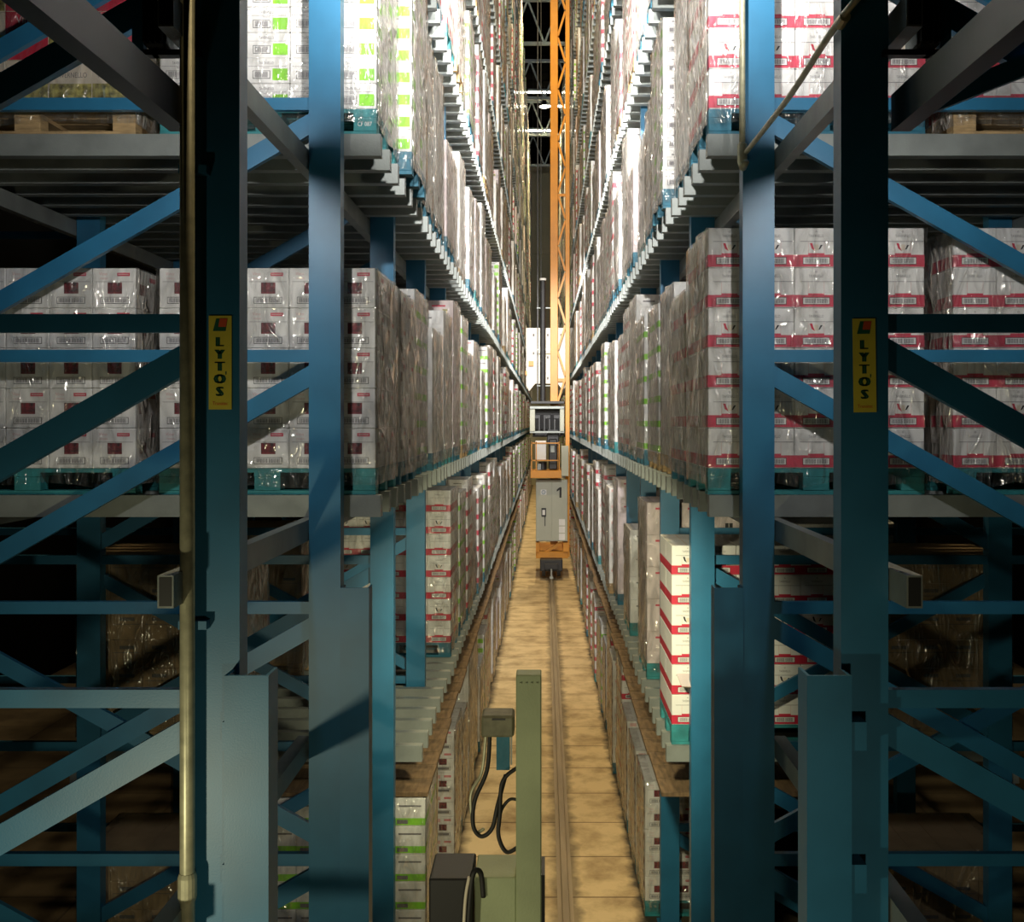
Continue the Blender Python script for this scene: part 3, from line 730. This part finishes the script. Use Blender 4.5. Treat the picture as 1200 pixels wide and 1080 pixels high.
cable('hanging_cable', [(X0-.03,3.97,Z0), (X0-.04,3.96,Z0-.13), (X0-.085,3.95,Z0-.24), (X0-.09,3.94,Z0-.33), (X0-.06,3.94,Z0-.37), (X0-.02,3.94,Z0-.34), (X0+.0,3.95,Z0-.26), (X0+.03,3.97,Z0-.15)], .008, 'brown black cable looping down from the taupe box')
cable('hanging_cable', [(X0-.045,3.98,Z0), (X0-.06,3.97,Z0-.14), (X0-.10,3.95,Z0-.22), (X0-.085,3.95,Z0-.35), (X0-.05,3.95,Z0-.345)], .006, 'thin cable beside the larger loop under the taupe box', 'pipe')
cable('hanging_cable', [(-.10,3.93,H-1.28), (-.155,3.92,H-1.33), (-.165,3.92,H-1.45), (-.17,3.92,H-1.53), (-.14,3.92,H-1.59), (-.09,3.93,H-1.57)], .008, 'black cable ring hanging against the left edge of the green post')
cable('hanging_cable', [(-.10,3.93,H-1.40), (-.13,3.93,H-1.40), (-.16,3.93,H-1.44), (-.168,3.93,H-1.5)], .006, 'short black cable bend beside the cable ring on the green post')
cable('standing_cable', [(-.285,3.88,H-2.4), (-.283,3.87,H-2.0), (-.275,3.87,H-1.78), (-.262,3.88,H-1.655), (-.235,3.9,H-1.66), (-.225,3.905,H-1.75)], .010, 'dark red cable rising between the black box and the green plate')
cable('standing_cable', [(-.30,3.87,H-2.4), (-.298,3.86,H-2.0), (-.29,3.86,H-1.76), (-.275,3.87,H-1.66)], .006, 'pale cable rising beside the dark red one', 'beige')

# ------------------------------------------------------------------ stacker crane
cy = 31.0
t = thing('stacker_crane', 'orange stacker crane with grey cabinet standing on the aisle rail', 'crane', (.2, cy, 0))
def px(x): return (x - 638) / 40.0 - .2
def pz(y): return H - (y - 495) / 40.0
def cp(name, f, lab=None, parent=None):
    o = ob(name, f, parent or t)
    if lab: o['label'] = lab
    return o
f = MB(); f.box(px(628), px(666), .2, 2.6, pz(655), pz(647), 'orange', .01); f.box(px(628), px(632), .1, 2.6, pz(647), pz(636), 'orange'); f.box(px(660), px(666), .1, 2.6, pz(647), pz(636), 'orange')
f.bar((px(636), .3, pz(650)), (px(658), .3, pz(637)), .08, .06, 'orange'); cp('base_frame', f, 'orange base frame')
f = MB(); f.box(-.33, .33, -.25, .6, .28, .62, 'dark', .02); f.box(-.2, .2, -.35, -.25, .34, .52, 'dark', .01); cp('buffer_housing', f, 'black end housing')
for sx in (-.22, .22):
    f = MB(); f.tube([(sx - .05, 0, .27), (sx + .05, 0, .27)], .17, 'rubber', 20); cp('wheel', f)
f = MB(); f.box(-.05, .05, -.5, -.35, .1, .16, 'galv'); f.box(-.02, .02, -.5, -.2, .16, .36, 'galv'); cp('rail_scraper', f)
f = MB(); f.box(px(628), px(665), 0, .6, pz(634), pz(562), 'cabinet', .008); cab = cp('cabinet', f, 'olive grey electrical cabinet with two doors')
for a, b in ((628.8, 646.3), (646.9, 664.2)):
    f = MB(); f.box(px(a), px(b), -.018, -.002, pz(633), pz(563), 'cabinet', .004); ob('door', f, cab)
f = MB(); nx_, nz_ = px(656), pz(577)
f.face([(nx_ - .01, -.021, nz_ - .15), (nx_ + .05, -.021, nz_ - .15), (nx_ + .05, -.021, nz_ + .16), (nx_ + .0, -.021, nz_ + .16), (nx_ - .09, -.021, nz_ + .09), (nx_ - .09, -.021, nz_ + .03), (nx_ - .01, -.021, nz_ + .08)], 'black')
ob('number', f, cab)
f = MB(); cxx, czz = px(637), pz(576.5)
f.box(cxx - .085, cxx + .085, -.020, -.0185, czz - .075, czz + .075, 'white'); 
for a in range(16):
    an, bn = 2*math.pi*a/16, 2*math.pi*(a+1)/16
    f.face([(cxx + .045*math.cos(an), -.022, czz + .045*math.sin(an)), (cxx + .06*math.cos(an), -.022, czz + .06*math.sin(an)), (cxx + .06*math.cos(bn), -.022, czz + .06*math.sin(bn)), (cxx + .045*math.cos(bn), -.022, czz + .045*math.sin(bn))][::-1], 'pblue')
f.bar((cxx - .03, -.023, czz - .02), (cxx + .0, -.023, czz + .025), .008, .002, 'pblue'); f.bar((cxx, -.023, czz + .025), (cxx + .03, -.023, czz - .02), .008, .002, 'pblue')
ob('emblem', f, cab)
f = MB(); f.box(px(634.5), px(640), -.06, -.018, pz(605), pz(595), 'dark', .006); f.box(px(635.6), px(638.8), -.065, -.06, pz(603), pz(597), 'white'); f.box(px(638.2), px(639.2), -.05, -.018, pz(616), pz(604), 'dark'); ob('handle', f, cab)
f = MB()
for q in range(3): f.box(px(655), px(662), -.020, -.018, pz(615.5 + q * 8.5), pz(608 + q * 8.5), 'white')
ob('paper_labels', f, cab)
# operator platform
f = MB(); f.box(px(622), px(657.5), -.5, .6, pz(559), pz(550.5), 'orange', .006); cp('platform', f, 'orange operator platform')
f = MB()
for x in (622.6, 628, 654.5): f.box(px(x), px(x + 1.2), -.5, -.46, pz(551), pz(517), 'orange')
for z in (518, 538): f.box(px(622.6), px(655.5), -.5, -.46, pz(z + 1.3), pz(z), 'orange')
cp('railing', f, 'orange safety rail')
f = MB(); f.box(px(627.5), px(640), -.44, -.15, pz(538), pz(516), 'white', .01); cp('control_panel', f, 'white control box')
f = MB(); f.box(px(657.5), px(666), -.35, .1, pz(557), pz(522), 'cabinet', .01); cp('side_cabinet', f, 'pale grey side cabinet')
f = MB(); f.box(px(643), px(653), -.1, .2, pz(550), pz(514), 'dark', .03); f.box(px(645), px(650), -.16, -.1, pz(530), pz(522), 'galv', .01); f.box(px(641), px(655), .1, .4, pz(520), pz(490), 'dark', .02)
f.tube([(px(636), 0, pz(550)), (px(636), 0, pz(541))], .12, 'dark', 12); f.box(px(630), px(634), -.2, 0, pz(550), pz(543), 'galv'); cp('hoist_motor', f, 'black hoist machinery')
f = MB(); f.box(px(621), px(627), -.2, .5, pz(506), pz(478), 'cabinet', .01); f.box(px(656), px(661), -.2, .5, pz(506), pz(478), 'cabinet', .01)
f.box(px(621), px(661), -.25, .5, pz(479), pz(476), 'galv', .006); f.box(px(622), px(661), -.3, .5, pz(473), pz(470), 'dark', .006)
f.box(px(624), px(659), .3, .4, pz(512), pz(479), 'dark'); f.box(px(621), px(661), -.2, 0, pz(507), pz(505), 'galv')
for q in range(5): f.tube([(px(629 + q * 6), .1, pz(503)), (px(629 + q * 6), .1, pz(490 - q % 2 * 4))], .05, 'dark', 8)
cp('hoist_frame', f, 'grey frame around dark hoist')
# mast
f = MB(); f.box(px(645), px(654), .5, .75, pz(640), TOPZ + .6, 'orange', .01); cp('mast_leg', f, 'broad orange mast leg')
f = MB(); f.box(px(663), px(668), .5, .7, pz(655), TOPZ + .6, 'orange', .008); cp('mast_leg', f, 'narrow orange mast leg')
f = MB(); z = pz(470); i = 0
while z < TOPZ - .8:
    a, b = (px(654), px(663)) if i % 2 == 0 else (px(663), px(654))
    f.bar((a, .6, z), (b, .6, z + .72), .06, .06, 'orange'); 
    if i % 8 == 7: f.box(px(653), px(664), .56, .64, z + .66, z + .74, 'orange')
    z += .78; i += 1
cp('mast_lattice', f)
f = MB(); f.box(px(644), px(669), .4, .85, TOPZ + .5, TOPZ + .75, 'orange', .01); cp('mast_head', f)
f = MB(); f.tube([(px(636.2), .3, pz(471)), (px(636.2), .3, pz(327))], .085, 'dark', 16); f.tube([(px(636.2), .3, pz(327)), (px(636.2), .3, pz(324.5))], .10, 'white', 16)
for zz in (359, 408, 451): f.box(px(629), px(645), .27, .33, pz(zz + 1), pz(zz), 'galv')
cp('cable_drum_tube', f, 'black vertical tube with white cap')
f = MB(); f.box(px(629.5), px(630.7), .3, .33, pz(470), TOPZ + .5, 'dark'); f.box(px(633.6), px(634.3), .5, .52, pz(330), TOPZ + .5, 'dark'); cp('lift_cable', f)
# white lifting carriage behind the mast
f = MB(); yb = .9
def poly(pts, y0, y1, n):
    f.face([(px(a), y0, pz(b)) for a, b in pts], n); f.face([(px(a), y1, pz(b)) for a, b in pts][::-1], n)
    for i in range(len(pts)):
        a, b = pts[i]; c, d = pts[(i + 1) % len(pts)]; f.face([(px(a), y0, pz(b)), (px(a), y1, pz(b)), (px(c), y1, pz(d)), (px(c), y0, pz(d))], n)
poly([(616, 450), (619.5, 457), (627, 448), (631, 448), (654, 448), (660, 456), (667, 448), (667, 381), (616, 381)], yb, yb + .5, 'cream')
for a, b in ((624, 388), (624, 410), (641, 388), (641, 415), (641, 440), (657, 388)): f.box(px(a), px(a + 2), yb - .01, yb, pz(b + 3), pz(b), 'ink')
cg = cp('lifting_carriage', f, 'cream white lifting carriage panel')
for a, b, c, d in ((619, 421, 625, 427), (650, 442, 667, 446), (615, 433, 617, 438)):
    f = MB(); f.box(px(a), px(c), yb - .1, yb, pz(d), pz(b), 'orange'); ob('bracket', f, cg)
